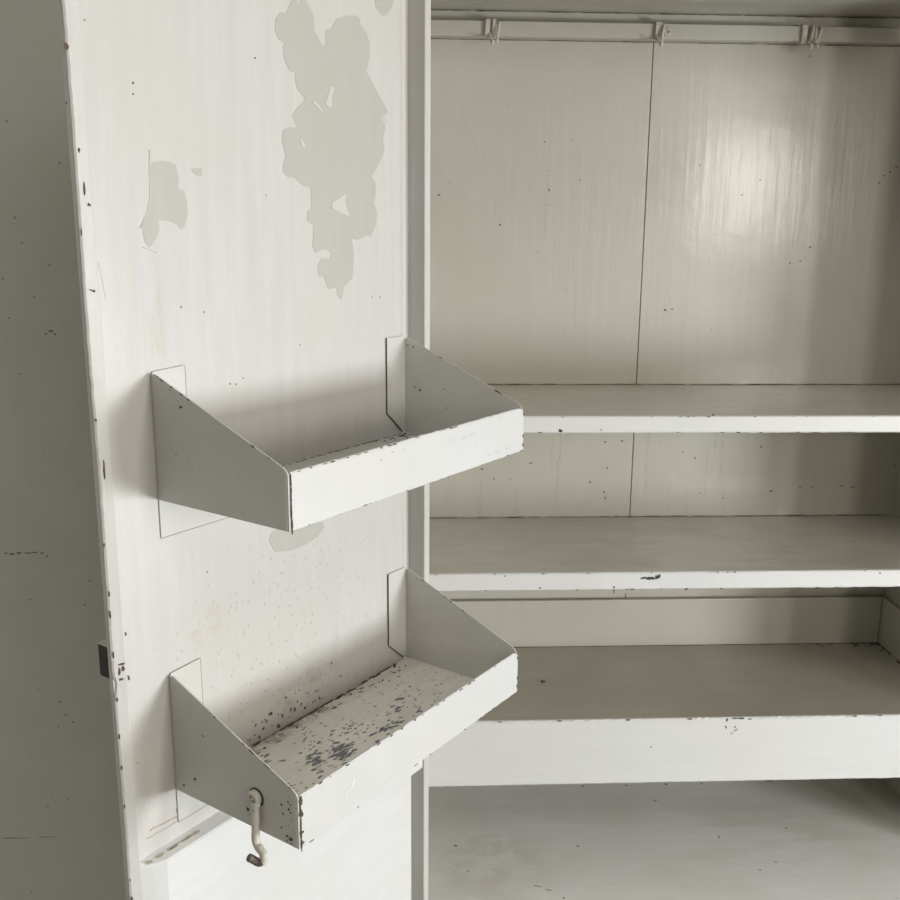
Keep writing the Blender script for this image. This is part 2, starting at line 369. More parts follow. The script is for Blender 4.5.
# the third one: a deep fronted tray-like shelf with upstands
t3 = thing('shelf', 'lowest cupboard shelf, with a deep white front board and a worn chip near its middle', 'shelf', (.386, 1.325, Z3B))
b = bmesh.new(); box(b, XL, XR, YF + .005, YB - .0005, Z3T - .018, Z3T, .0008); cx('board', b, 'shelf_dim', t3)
b = bmesh.new(); rows = []
for i in range(161):
    x = XL + (XR - XL) * i / 160; j = lambda a: random.gauss(0, a)
    pr = [(YF + .005, Z3B), (YF + .002, Z3B + j(.0002)), (YF, Z3B + .002 + j(.0003)), (YF, Z3T - .05), (YF, Z3T - .002 + j(.0004)), (YF + .002, Z3T + j(.0003)), (YF + .005, Z3T)]
    rows.append([b.verts.new((x, y, z)) for y, z in pr])
for r0, r1 in zip(rows, rows[1:]):
    for i in range(7): b.faces.new((r0[i], r0[(i + 1) % 7], r1[(i + 1) % 7], r1[i]))
b.faces.new(rows[0]); b.faces.new(rows[-1][::-1])
cx('front_board', b, 'lip', t3, label='deep white front board with a small crack')
b = bmesh.new(); box(b, XL, XR - .008, YB - .012, YB - .0045, Z3T, Z(-.574), .0012); cx('back_upstand', b, 'inside', t3)
b = bmesh.new(); box(b, XR - .007, XR - .0002, YF + .01, YB - .0045, Z3T, Z(-.574), .0012); cx('side_upstand', b, 'inside', t3)
b = bmesh.new()
for (x, y, ra, rb, ro) in ((727, 720, 1.0, 2.0, -.5), (726, 727, .7, 2.2, .3), (736, 718.5, 3.5, .6, 0), (742, 718.5, 3, .7, 0), (750, 719, 2, .6, 0), (735, 727, .9, .8, 0), (651, 747, .7, .8, 0), (560, 721, 3, .6, 0), (628, 720, 2, .7, 0), (690, 719, 2.5, .6, 0), (500, 722, 2, .6, 0),
        (583, 786, 1.5, .7, 0), (626, 785.5, 1.2, .6, 0), (666, 784, 1.8, .8, 0), (702, 783.5, 1.5, .8, 0), (855, 716, 2, .7, 0), (880, 715.5, 3, .6, 0), (812, 780, 2.5, .6, 0), (770, 781, 5, .5, 0), (850, 779, 4, .5, 0)):
    p, q = back_pt(x, y, YF); flake(b, p, q, ra * .0012, rb * .0012, ro, fb(YF), .0005)
cx('paint_chips', b, 'dark', t3, kind='stuff')
b = bmesh.new()
for (x, y, ra, rb, ro) in ((736, 730, 2.6, 1.0, .55), (732, 733.5, 2.0, .5, .5)):
    p, q = back_pt(x, y, YF); flake(b, p, q, ra * .0012, rb * .0012, ro, fb(YF), .0006, 9, .15)
cx('bare_wood_patch', b, 'ochre', t3)
b = bmesh.new(); fu = lambda z: (lambda p, q, h: (p, q, z + h))
for k in range(70):                                        # dirt in the back right corner and along the joint
    t = random.random() ** 1.6
    if k % 2: flake(b, XR - .008 - t * .10, YB - .013 - random.random() ** 3 * .012, random.uniform(.001, .004), random.uniform(.0006, .0015), 0, fu(Z3T), .0004)
    else: flake(b, XR - .009 - random.random() ** 3 * .008, YB - .013 - t * .12, random.uniform(.0006, .0015), random.uniform(.001, .004), 0, fu(Z3T), .0004)
grime_shadow_line(b, (XL, YB - .0125), (XR - .01, YB - .0125), .02, fu(Z3T), .0004, .0011)
for (x, y) in ((543, 682),):
    p, q = flat_pt(x, y, Z3T); flake(b, p, q, .0035, .0022, 0, fu(Z3T), .002)
cx('corner_dirt', b, 'rust', t3, kind='stuff')
b = bmesh.new()                                            # marks on the floor of the cupboard
for (x, y, ra, rb, ro) in ((655, 801, 3, 1.2, 0), (456, 846, 3, 2, 0), (578, 846, 2.5, 1.5, 0), (719, 837, 1.5, 2.2, .2), (786, 828, 1.6, 1.6, 0), (564, 898, 2, 1.2, 0), (776, 862, 2, 1, 0), (537, 886, 6, .8, -.3), (548, 890, 5, .9, -.25), (468, 871, 2, 1, 0), (760, 870, 2, 1, 0)):
    p, q = flat_pt(x, y, ZFL); flake(b, p, q, ra * .001, rb * .001, ro, fu(ZFL), .0003)
o = link('floor_marks', b, plain('floor_mark', (.20, .17, .13), .7), cup, kind='stuff'); o.matrix_parent_inverse = Matrix.Translation((-.386, -1.2, -ZFL))

# ------------------------------------------------------------------ coat hooks on the rail
def strap(bm, x0, x1, zt, zb, lean=0.0, y0=None):
    y0 = YB - .021 if y0 is None else y0
    prof = [(y0 + .019, zt + .0), (y0 + .0, zt + .0028), (y0 - .0035, zt + .001), (y0 - .0045, zt - .006), (y0 - .0045, zb + .004), (y0 - .0035, zb), (y0 - .001, zb), (y0 - .001, zt - .001), (y0 + .019, zt - .001)]
    A = [bm.verts.new((x0 + lean * (z - zt), y, z)) for y, z in prof]; B = [bm.verts.new((x1 + lean * (z - zt), y, z)) for y, z in prof]
    bm.faces.new(A); bm.faces.new(B[::-1]); n = len(prof)
    for i in range(n): bm.faces.new((A[i], B[i], B[(i + 1) % n], A[(i + 1) % n]))
def prong(bm, x0, zt, x1, zb, r=.0019):
    y0 = YB - .0235
    pts = [(x0, y0, zt), (x0 + (x1 - x0) * .1, y0 - .003, zt - .003), (x0 + (x1 - x0) * .5, y0 - .0055, (zt + zb) / 2), (x0 + (x1 - x0) * .8, y0 - .009, zb + .003), (x1, y0 - .014, zb), (x1 + (x1 - x0) * .15, y0 - .018, zb + .004)]
    P = smoothpath(pts, 5); tube(bm, P, [r] * (len(P) - 1) + [r * .6], 10)
ZR = Z(.2735)
def coat_hook(label, xa, spec, screw=None):
    t = thing('coat_hook', label, 'hook', (xa, YB - .021, Z(.25)), group='painted metal hooks on the hanging rail')
    for s in spec:
        b = bmesh.new()
        if s[0] == 's': strap(b, *s[1:]); cx('strap', b, 'hookp', t)
        else: prong(b, *s[1:]); cx('prong', b, 'hookp', t, smooth=True)
    if screw:
        b = bmesh.new(); disc(b, (screw[0], YB - .021, screw[1]), (0, -1, 0), .0055, .002, 24, .0028); cx('screw_ring', b, 'hookp', t, smooth=False)
def bx(x, y): return back_pt(x, y, YB - .025)
xa, _ = bx(486, 20); xb, _ = bx(490.5, 20); xc, _ = bx(493, 20); xd, _ = bx(496.5, 20); xe, _ = bx(499.5, 20)
coat_hook('coat hook with two close straps, nearest the open door on the rail', xb,
    [('s', xa, xb, ZR, bx(488, 38)[1], .05), ('s', xc, xd, ZR, bx(488, 38)[1], .05), ('p', xe, ZR - .003, xe - .004, bx(495, 44)[1]), ('p', xb - .001, bx(488, 33)[1], xb + .002, bx(495, 45)[1])])
xa, _ = bx(656.5, 24); xb, _ = bx(662.5, 24)
coat_hook('single narrow coat hook beside a small ring, over the joint in the back', xb,
    [('s', xa, xb, ZR, bx(660, 40)[1], .05), ('p', xb + .002, ZR - .003, xb - .003, bx(660, 47)[1]), ('p', xa + .001, bx(660, 35)[1], xa + .004, bx(659, 46)[1], .0016)], (bx(668, 31)[0], bx(668, 31)[1]))
xa, _ = bx(803, 28); xb, _ = bx(808, 28); xc, _ = bx(813.5, 28); xd, _ = bx(821.5, 30)
coat_hook('coat hook with slanting twin prongs, at the dim shaded end of the rail', xb,
    [('s', xa, xb, ZR, bx(806, 44)[1], .02), ('p', xc, ZR - .001, xc - .006, bx(808, 49)[1], .0022), ('p', xd, ZR - .003, xd - .009, bx(815, 49)[1], .0022), ('p', xc + .004, ZR - .002, xc, bx(810, 44)[1], .0018)])

# ------------------------------------------------------------------ the open door
ROT = math.atan2(-DD.y, -DD.x)
def dthing(name, label, cat): return thing(name, label, cat, (HINGE.x, HINGE.y, 0), ROT)
UE = .4768 * S; ZD0, ZD1 = DZ(-.95), DZ(.30)
b = bmesh.new()                                             # skin, tapering towards its free edge at the back
pr = [(.0553 * S, 0), (UE, 0), (UE + .0006, -.0035), (UE - .001, -.006), (UE - .014, -.012), (.0553 * S, -.018)]
extrude_profile(b, pr, (ZD0, ZD1), lambda p, q, t: (p, q, t))
door = link('door', b, 'door', cup, label='open off-white cupboard door with peeling paint patches and a raised rim')
door.location = (HINGE.x, HINGE.y, 0); door.rotation_euler = (0, 0, ROT); door.matrix_parent_inverse = Matrix.Translation((-.386, -1.2, -ZFL))
# free-edge rim with a slightly wavy, knocked-about edge
b = bmesh.new(); rows = []; n = 260
for i in range(n + 1):
    z = ZD0 + (ZD1 - ZD0) * i / n
    kn = math.exp(-((z - DZ(-.405)) / .008) ** 2) * .0022           # dent beside the latch
    w_ = .0004 * math.sin(z * 23) + random.gauss(0, .00018)
    pr = [(UE + .0002 - kn + w_, -.0012), (UE + .0004 - kn + w_, .0008), (UE - .0008 - kn * .7 + w_, .0021), (UE - .0085, .0045), (UE - .0093, .0044), (UE - .0100, -.0006)]
    rows.append([b.verts.new((p, q, z)) for p, q in pr])
for r0, r1 in zip(rows, rows[1:]):
    for i in range(6): b.faces.new((r0[i], r0[(i + 1) % 6], r1[(i + 1) % 6], r1[i]))
b.faces.new(rows[0]); b.faces.new(rows[-1][::-1])
link('edge_rim', b, 'door', door, label='narrow bevelled rim along the free edge, chipped')
# hinge side: the skin rolls back into a deep groove in front of a narrow stile
b = bmesh.new()
rad = .0135 * S
pr = [(.0553 * S, .0)] + [(.0553 * S - rad * math.sin(t), -rad * .9 * (1 - math.cos(t))) for t in [i * math.pi / 16 for i in range(1, 9)]] + [(.0418 * S, -.018), (.0553 * S, -.018)]
extrude_profile(b, pr, (ZD0, ZD1), lambda p, q, t: (p, q, t))
link('rolled_edge', b, 'door', door)
b = bmesh.new()
pr = [(.0095, .0022), (.0088, .0030), (.0004, .0030), (-.0006, .0022), (-.0006, -.0225), (.0450, -.0225), (.0450, -.0185), (.0095, -.0185)]
extrude_profile(b, pr, (ZD0, ZD1), lambda p, q, t: (p, q, t))
link('hinge_stile', b, 'door', door, label='narrow bright stile along the hinge edge, beside a dark groove')
# cross rail (raised) with bevelled end at the rim, and the recessed skin under it
WR = .0155 * S
b = bmesh.new()
zt, zb = DZ(-.5955), DZ(-.6985)
pr = [(0, zt + .0038), (WR - .0012, zt + .0002), (WR, zt - .0012), (WR, zb + .001), (WR - .0010, zb), (0, zb)]
ul, ur = UE - .0088, .0268
rows = []
for u, k in ((ul, .34), (ul - .010, .70), (ul - .020, 1), (ur + .02, 1), (ur, 1)):
    rows.append([b.verts.new((u, w * k, z)) for w, z in pr])
for r0, r1 in zip(rows, rows[1:]):
    for i in range(6): b.faces.new((r0[i], r0[(i + 1) % 6], r1[(i + 1) % 6], r1[i]))
b.faces.new(rows[0]); b.faces.new(rows[-1][::-1])
link('cross_rail', b, 'lip', door, label='raised cross rail below the lower tray')
b = bmesh.new(); wl = WR - .0022
extrude_profile(b, [(.0418 * S, -.016), (.0425 * S, -.002), (.0445 * S, .0045), (.048 * S, .0085), (.0525 * S, .0107), (.0575 * S, wl), (ul - .022, wl), (ul - .011, .0086), (ul, .0046), (ul, -.001), (.06 * S, -.001), (.06 * S, -.016)], (ZD0, zb - .0002), lambda p, q, t: (p, q, t))
link('lower_panel', b, 'lip', door, label='brighter white lower panel under the cross rail')
# peeled patches, traced
def px(pts, ox, oy, k): return [(ox + x / k, oy + y / k) for x, y in pts]
K1, K2 = 900 / 140, 900 / 190 * (616 / 616)
p1 = px([(170, 85), (185, 40), (203, 0), (235, 0), (245, 40), (258, 0), (292, 0), (335, 80), (350, 130), (347, 190), (375, 245), (402, 298), (422, 285), (422, 195), (460, 180), (490, 125), (545, 100), (610, 100), (640, 118), (645, 155), (685, 215), (703, 280), (703, 380), (682, 455),
          (820, 715), (775, 757), (803, 800), (803, 850)], 260, 0, K1)
p2 = px([(538, 60), (535, 110), (542, 145), (520, 200), (482, 268), (500, 300), (500, 350), (492, 395), (508, 440), (500, 500), (475, 555), (465, 543), (415, 567), (395, 565), (385, 540), (397, 640), (390, 750), (350, 790), (345, 830), (335, 852), (318, 825), (315, 795), (275, 800), (255, 745), (230, 735), (225, 690), (245, 655),
          (285, 655), (288, 625), (250, 612), (215, 630), (200, 600), (207, 500), (175, 475), (178, 430), (197, 420), (192, 320), (150, 305), (115, 272), (85, 272), (60, 245), (63, 205), (72, 170), (55, 90), (62, 45), (95, 33), (150, 37)], 270, 120, 900 / 190)
p3 = px([(240, 818), (205, 745), (235, 700), (275, 660), (285, 625), (240, 575), (225, 520), (228, 470), (190, 455), (155, 380), (148, 300), (160, 280), (115, 250), (95, 190), (100, 120), (130, 80)], 260, 0, K1)
big = p1 + p2 + p3
patches = [big,
    px([(735, 0), (745, 45), (775, 90), (800, 103), (830, 75), (850, 35), (858, 0)], 260, 0, K1),
    px([(160, 125), (200, 98), (255, 88), (320, 95), (372, 122), (385, 180), (398, 240), (392, 315), (437, 330), (460, 400), (470, 470), (465, 570), (440, 635), (418, 655), (385, 610), (330, 585), (240, 575), (228, 560), (240, 640), (225, 700), (180, 775), (155, 795), (120, 750), (105, 680), (103, 580), (130, 540), (140, 500), (160, 440)], 130, 150, 900 / 110),
    px([(498, 150), (587, 150), (587, 210), (555, 213), (520, 190)], 130, 150, 900 / 110),
    [(269, 541), (271, 533), (280, 528), (300, 522), (322, 522), (324, 527), (318, 536), (305, 545), (290, 551), (275, 552)]]
for i, pl in enumerate(patches):
    b = bmesh.new(); outline(b, [door_pt(x, y) for x, y in pl], fn_door(.0), .0003)
    link('peeled_patch', b, 'old', door, label='greyer patch where the top paint has peeled')
# islands of paint left inside the big patch
isl = [px([(452, 545), (475, 570), (460, 620), (458, 690), (435, 688), (415, 665), (435, 610)], 260, 0, K1), px([(335, 640), (375, 672), (403, 715), (395, 720), (365, 690), (338, 660)], 260, 0, K1),
       px([(355, 345), (355, 400), (377, 458), (330, 440), (290, 415), (292, 390), (330, 365)], 270, 120, 900 / 190), px([(142, 85), (160, 110), (165, 130), (150, 125), (140, 100)], 270, 120, 900 / 190)]
b = bmesh.new()
for pl in isl: outline(b, [door_pt(x, y) for x, y in pl], fn_door(.0003), .0004)
link('paint_islands', b, 'door', door, kind='stuff')
b = bmesh.new()                                             # lifted paint ridges
def ridge(pts, r, w=.0):
    P = [(*door_pt(x, y),) for x, y in pts]; tube(b, [(u, w, z) for u, z in P], r, 6)
ridge([(149.5, 150), (149.3, 170), (149.8, 198), (147, 213), (140, 228)], .0006)
ridge([(142, 247), (150, 250), (157, 253)], .0004)
ridge([(387, 112), (382, 116.5), (386, 121)], .0006)
ridge([(334, 128), (331, 140), (331, 160)], .0003)
ridge([(106, 300), (100, 270), (98, 262)], .0003)
link('paint_ridges', b, 'door', door, kind='stuff', smooth=True)
b = bmesh.new()                                             # cracked filler line above the cross rail
def wiggle(a, c, n, amp):
    return [(a[0] + (c[0] - a[0]) * i / n + random.uniform(-amp, amp), a[1] + (c[1] - a[1]) * i / n + random.uniform(-amp, amp) * .7) for i in range(n + 1)]
ridge(wiggle((146, 839), (176, 822), 9, .5), .00035)
ridge(wiggle((150, 831), (186, 811), 10, 1.2), .0005)
ridge(wiggle((186, 811), (203, 804), 5, .6), .0006)
ridge([(177, 813), (176, 809), (179, 808), (180, 811)], .0005)
link('crack_line', b, plain('crack_rust', (.42, .31, .2), .8), door, kind='stuff')
b = bmesh.new()
fd = fn_door(0)
spots = [(133, 83, .8), (133, 94, .7), (89, 205, 1.2), (94, 291, 1.0), (91, 290, .6), (70, 103, .7), (243, 378, .6), (255, 58, .8), (187, 213, .6), (236, 384, .8), (230, 384, .7), (204, 312, .7), (181, 307, .8), (411, 133, 1), (416, 148, 1.3), (417, 60, 1.0), (300, 345, .6), (372, 297, .6), (380, 297, .6), (180, 380, .6), (207, 572, .6)]
for x, y, r in spots:
    u, z = door_pt(x, y, .004 if x < 98 else 0)
    if x > 408: continue
    flake(b, u, z, r * .0010, r * .0010, 0, fn_door(.0042 if (x < 98 and x > 86) else 0), .0003)
for i in range(18):                                          # chipped free edge
    z = random.uniform(ZD0, ZD1); u = UE - random.uniform(-.0002, .0008)
    flake(b, u, z, random.uniform(.0002, .0005), random.uniform(.0008, .003), 0, fn_door(.0022), .0008, 7)
for (x, y, ra, rb) in ((67.5, 46, 1.6, 3.2), (121, 664, 3.2, 1.0), (122, 668, 1.5, 3), (119, 672, 1, 4), (121, 679, 2.2, 1), (117.5, 700, .9, 2), (105, 545, 1, 2), (127, 677, 1.2, 3), (124, 633, 1, 2), (79, 150, .8, 2), (84, 190, .6, 6), (104, 470, .6, 8)):
    u, z = door_pt(x, y, .003); flake(b, u, z, ra * .0008, rb * .0008, 0, lambda p, q, h: (p, .0018 + min(.0030, max(0, (UE - p)) * .36) + h * .6 + .0002, q), .0006, 8)
link('paint_chips', b, 'rust', door, kind='stuff')
b = bmesh.new()                                              # rubbed marks on the ledge of the cross rail
for (x, y, ra) in ((160, 848, 5), (172, 842, 6), (185, 835, 5), (196, 829, 4), (150, 868, 3), (175, 852, 6), (190, 843, 5)):
    u, z = door_pt(x, y, WR * .5); flake(b, u, WR * .5, ra * .0009, .0012, 0, lambda p, q, h: (p, q, zt + .0038 - q / WR * .0038 + h * 1.2 + .0002), .0003, 9)
link('ledge_stain', b, plain('ledge_mark', (.44, .38, .31), .8), door, kind='stuff')
# latch box behind the free edge
b = bmesh.new(); box(b, .440 * S, .4695 * S, -.030 * S, -.0075, DZ(-.406), DZ(-.3745), .0012)
lt = link('latch', b, 'black', door, label='small black latch box behind the free edge')
b = bmesh.new(); box(b, .440 * S, .4697 * S, -.0305 * S, -.0075, DZ(-.3745), DZ(-.3735), .0002); link('latch_cover', b, 'greywall', door)

# ------------------------------------------------------------------ trays on the door
def tray(label, ztop, zfront, zb, zflange, floor_mat, uL=.4165, uR=.0470, dep=.1648):
    t = dthing('door_tray', label, 'tray')
    uL *= S; uR *= S; dep *= S; ztop, zfront, zb, zfl = DZ(ztop), DZ(zfront), DZ(zb), DZ(zflange); th = .0011; w0 = .0022
    # side plates
    def side(u0, u1, name, lab):
        b = bmesh.new()
        pts = [(w0, zb), (w0, ztop - .003), (w0 + .0015, ztop - .0008), (w0 + .004, ztop - .0012), (dep - .005, zfront + .0035), (dep - .0015, zfront + .0008), (dep, zfront - .002), (dep, zb)]
        prism(b, pts, lambda p, q, k: (k, p, q), u0, u1)
        return link(name, b, 'tray', t, label=lab)
    sl = side(uL - th, uL, 'side_panel', 'side panel in shade, facing the free edge of the door')
    sr = side(uR, uR + th, 'side_panel', 'side panel beside the hinge stile')
    # mounting flanges bent inward
    b = bmesh.new(); fw = .0375 * S
    prism(b, [(uL, zb), (uL, ztop - .003), (uL - .0015, ztop + .0005), (uL - fw, ztop + .0022), (uL - fw, zb + .024), (uL - .004, zb + .002)], lambda p, q, k: (p, k, q), w0 - .0014, w0 - .0004)
    link('mounting_flange', b, 'tray', sl)
    b = bmesh.new()
    prism(b, [(uR, zb), (uR, ztop - .003), (uR + .0015, ztop + .0005), (uR + .004, ztop + .001), (uR + fw * .95, ztop + .001), (uR + fw * .95, zb + .0255), (uR + .004, zb + .002)], lambda p, q, k: (p, k, q), w0 - .0014, w0 - .0004)
    link('mounting_flange', b, 'tray', sr)
    # dark line where the flange edges stand off the door
    b = bmesh.new()
    tube(b, [(uR + fw * .95 + .0004, w0 - .0008, ztop + .001), (uR + fw * .95 + .0004, w0 - .0008, zb + .0255), (uR + .005, w0 - .0006, zb + .002)], .0004, 6)
    link('flange_gap', b, 'dark', sr)
    b = bmesh.new()
    tube(b, [(uL - fw - .0003, w0 - .0004, ztop + .0022), (uL - fw - .0003, w0 - .0004, zb + .02)], .00022, 6)
    tube(b, [(uL - .0004, .0012, zfl - .0002), (uR + .002, .0012, zfl - .0002)], .00028, 6)
    link('flange_line', b, 'line', sl)
    # floor and its flange turned down on the door
    b = bmesh.new(); n = 40; box(b, uR + th, uL - th, w0, dep - th, zb, zb + th, .0002, 1)
    fl = link('floor', b, floor_mat, t)
    b = bmesh.new(); box(b, uR + .002, uL - .0004, .0003, .0014, zfl, zb + .0002, .0003, 1)
    link('rear_flange', b, 'tray', t)
    # front lip with folded ends
    b = bmesh.new()
    rows = []; N_ = 90
    for i in range(N_ + 1):
        u = uR - .0005 + (uL + .0003 - uR - .0017) * i / N_
        j = lambda a: random.gauss(0, a)
        cut = .0035 * max(0, 1 - i / 2.0)
        zz = zfront - cut + j(.00022)
        pr = [(dep - .0002, zb + j(.0002)), (dep + .0011, zb + .0008 + j(.0002)), (dep + .0011, zz - .0012), (dep + .0004, zz), (dep - .0006, zz), (dep - .0008, zb + .001)]
        rows.append([b.verts.new((u, w, z)) for w, z in pr])
    for r0, r1 in zip(rows, rows[1:]):
        for i in range(6): b.faces.new((r0[i], r0[(i + 1) % 6], r1[(i + 1) % 6], r1[i]))
    b.faces.new(rows[0]); b.faces.new(rows[-1][::-1])
    fr = link('front_lip', b, 'tray_front', t)
    # bent corner of the side plate wrapping to the front, leaving a rusty joint
    b = bmesh.new()
    pr = [(uL, dep - .006), (uL, dep - .0022), (uL - .0007, dep - .0004), (uL - .0020, dep + .0004), (uL - .0020, dep - .0010), (uL - .0012, dep - .003), (uL - th, dep - .006)]
    extrude_profile(b, pr, (zb + .0002, zfront - .0008), lambda p, q, k: (p + .0004, q, k))
    link('corner_fold', b, 'tray', t)
    b = bmesh.new()
    z = zb
    while z < zfront - .001:
        h = random.uniform(.002, .006)
        flake(b, uL - .0018 + random.uniform(-.0002, .0003), z, random.uniform(.0003, .0007), h * .6, 0, fn_door(dep + .0010), .0004, 7); z += h
    link('corner_rust', b, 'rust', t, kind='stuff')
    # worn paint along the edges
    b = bmesh.new()
    f_fr = fn_door(dep + .0011)
    for i in range(16):
        u = uR + (uL - uR) * random.random()
        flake(b, u, zfront - .0006, random.uniform(.0006, .003), random.uniform(.0002, .0006), 0, f_fr, .0003, 7)
    for i in range(6):
        u = uR + (uL - uR) * random.random()
        flake(b, u, zb + .0008, random.uniform(.0006, .003), random.uniform(.0002, .0005), 0, f_fr, .0003, 7)
    for q in (.15, .35, .85):
        flake(b, uR + .0004, zb + (zfront - zb) * q, .0009, .0016, 0, f_fr, .0004, 7)
    L = math.hypot(dep - w0, zfront - ztop); sl_ = (zfront - ztop) / (dep - .004)
    for i in range(12):
        w = w0 + (dep - w0) * random.random() ** .7; zz = ztop - .0012 + (w - w0 - .004) * (zfront + .0035 - ztop + .0012) / (dep - .005 - w0 - .004)
        uu = random.choice((uL, uR)); sgn = .0002 if uu == uL else -.0002
        a = math.atan2(zfront - ztop, dep)
        if uu == uL: flake(b, w, zz - .0005, random.uniform(.0008, .003), .0005, a, lambda p, q, h: (uL + h, p, q), .0003, 7)
        else: flake(b, w, zz - .0005, random.uniform(.0008, .003), .0005, a, lambda p, q, h: (uR + th + h, p, q), .0003, 7)
    link('edge_wear', b, 'dark', t, kind='stuff')
    # scuffs on the front
    return t, dict(uL=uL, uR=uR, dep=dep, zt=ztop, zf=zfront, zb=zb, th=th)

tu, gu = tray('upper metal tray fixed to the door, clean, empty, above an oval grey patch', -.1285, -.1952, -.2450, -.2817, 'tray')
tl, gl = tray('lower metal tray fixed to the door, its floor flaked and a hook on its side', -.4170, -.4860, -.5384, -.5745, 'worn_floor')
b = bmesh.new()
for (x, y, ra, rb, ro) in ((464, 437, 5, .6, .0), (472, 434, 5, .7, 0), (449, 440, 1, 1, 0), (497, 452, 6, .7, 0), (507, 448, 6, .7, 0), (488, 455, 3, .7, 0), (392, 439.5 + 12, 2.5, 1, .2), (402, 449, 2, .6, 0), (380, 460, 1.5, 1, 0), (500, 419, 3, .6, 0), (475, 445, 2, .6, 0)):
    u, z = door_pt(x, y, gu['dep']); flake(b, u, z, ra * .0009, rb * .0009, ro, fn_door(gu['dep'] + .0011), .0002)
link('front_scuffs', b, plain('scuff', (.47, .46, .44), .6), tu, kind='stuff')
b = bmesh.new()
for (x, y, ra, rb, ro) in ((352, 782, 6, 1.6, 1.1), (345, 793, 5, 1.2, 1.0), (357, 775, 3, 1.2, 1.2), (418, 745, .8, 4, 0), (333, 806, 3, .9, .6), (440, 712, 3, .6, .1), (500, 672, 2, .6, .1)):
    u, z = door_pt(x, y, gl['dep']); flake(b, u, z, ra * .0009, rb * .0009, -ro, fn_door(gl['dep'] + .0011), .0002, 11, .2)
link('front_scuffs', b, plain('scuff_warm', (.66, .63, .57), .6), tl, kind='stuff')
# flaked areas on the lower tray's floor, down to bare metal
b = bmesh.new(); zf = gl['zb'] + gl['th']
def floor_pt(x, y):
    q = hit(x, y, Vector((0, 0, 1)), zf - CZ); return (-(q - HINGE).dot(DD), (q - HINGE).dot(DN))
def cluster(x, y, sx, sy, n, rmax):
    for k in range(int(n * .75)):
        p, q = floor_pt(x + random.gauss(0, sx), y + random.gauss(0, sy)); r = rmax * random.uniform(.25, 1)
        if not (gl['uR'] + .004 < p < gl['uL'] - .004 and .004 < q < gl['dep'] - .004): continue
        flake(b, p, q, r * 1.5, r * .55, random.uniform(-.5, .1), fu(zf), random.uniform(.0002, .0005), 10, .5)
def cl2(zx, zy, sx, sy, n, rmax): cluster(230 + zx / 3.6, 640 + zy / 3.6, sx, sy, n, rmax)
cl2(400, 408, 5, 3.5, 26, .0042); cl2(320, 425, 7, 5, 24, .0028); cl2(440, 400, 5, 5, 12, .0022); cl2(315, 465, 4, 4, 12, .0028)
cl2(135, 440, 5, 4, 16, .0028); cl2(555, 328, 6, 3, 16, .0030); cl2(600, 240, 4, 4, 12, .0030); cl2(510, 368, 3, 2, 6, .003); cl2(610, 298, 4, 2, 6, .0024)
cl2(680, 255, 4, 1.5, 7, .0022); cl2(435, 322, 10, 5, 30, .0018); cl2(500, 320, 8, 3, 14, .0014); cl2(280, 375, 6, 5, 14, .0016); cl2(270, 345, 5, 6, 12, .0013)
cl2(640, 225, 8, 8, 16, .0014); cl2(755, 210, 5, 3, 8, .0013); cl2(370, 370, 12, 6, 22, .0014); cl2(210, 525, 4, 2, 8, .0018); cl2(580, 280, 8, 3, 12, .0014)
cl2(620, 155, 10, 10, 14, .0011); cl2(470, 225, 22, 12, 22, .0011); cl2(700, 130, 10, 8, 12, .0010); cl2(300, 262, 5, 2, 8, .002)
link('bare_flakes', b, 'slate', tl, kind='stuff', label='bare grey metal where the floor paint has flaked off')
b = bmesh.new()
u = gl['uR'] + .02
while u < gl['uL'] - .004:
    l = random.uniform(.002, .007)
    if random.random() < .8: flake(b, u, .0035 + random.random() ** 2 * .002, l, random.uniform(.0004, .0016), 0, fu(zf), .0004, 8)
    if random.random() < .35: flake(b, u, .006 + random.random() * .012, l * .5, random.uniform(.0004, .0012), random.uniform(-.5, .5), fu(zf), .0004, 8)
    u += l
for k in range(46):                                           # speckle climbing the door just above
    flake(b, random.gauss(.235, .035), zf + .002 + abs(random.gauss(0, .012)), random.uniform(.0004, .0016), random.uniform(.0005, .002), random.random(), fn_door(0), .0003, 7)
for k in range(10): flake(b, gl['uL'] - .0025, gl['zb'] + random.random() * (gl['zf'] - gl['zb']), random.uniform(.0008, .002), random.uniform(.0008, .002), 0, lambda p, q, h: (p, q, 0) if False else (p + .0, gl['dep'] + .0011 + h, q), .0004, 8)
link('back_joint_rust', b, 'rust', tl, kind='stuff')
b = bmesh.new()                                               # chips on the shaded side, near the front corner
for k in range(26):
    w = gl['dep'] - .002 - abs(random.gauss(0, .009)); z = random.uniform(gl['zb'] + .001, gl['zf'] - .002)
    r = random.uniform(.0003, .0014); flake(b, w, z, r, r, 0, lambda p, q, h: (gl['uL'] + h, p, q), .0003, 7)
for (x, y, r) in ((195, 779, 1.2), (184, 785, .9), (203, 736, .6), (248, 809, 1.2)):
    w, z = side_pt(x, y, gl['uL']); flake(b, w, z, r * .0012, r * .0012, 0, lambda p, q, h: (gl['uL'] + h, p, q), .0003, 8)
link('side_chips', b, 'dark', tl, kind='stuff')
b = bmesh.new()
for (x, y, r) in ((158, 377, .5), (181, 407, 1.1), (150, 430, .4), (176, 455, .5), (200, 470, .4), (170, 390, .5)):
    w, z = side_pt(x, y, gu['uL'])
    if w > .004: flake(b, w, z, r * .0013, r * .0009, 0, lambda p, q, h: (gu['uL'] + h, p, q), .0003, 8)
for (x, y, r) in ((415, 387, .9), (420, 390, 1), (408, 345, .7), (413, 347, .7), (444, 389, .6), (447, 408, .6), (430, 408, .5), (398, 413, .7)):
    w, z = side_pt(x, y, gu['uR'] + .0011)
    if w > .004: flake(b, w, z, r * .0011, r * .0011, 0, lambda p, q, h: (gu['uR'] + .0011 + h, p, q), .0003, 8)
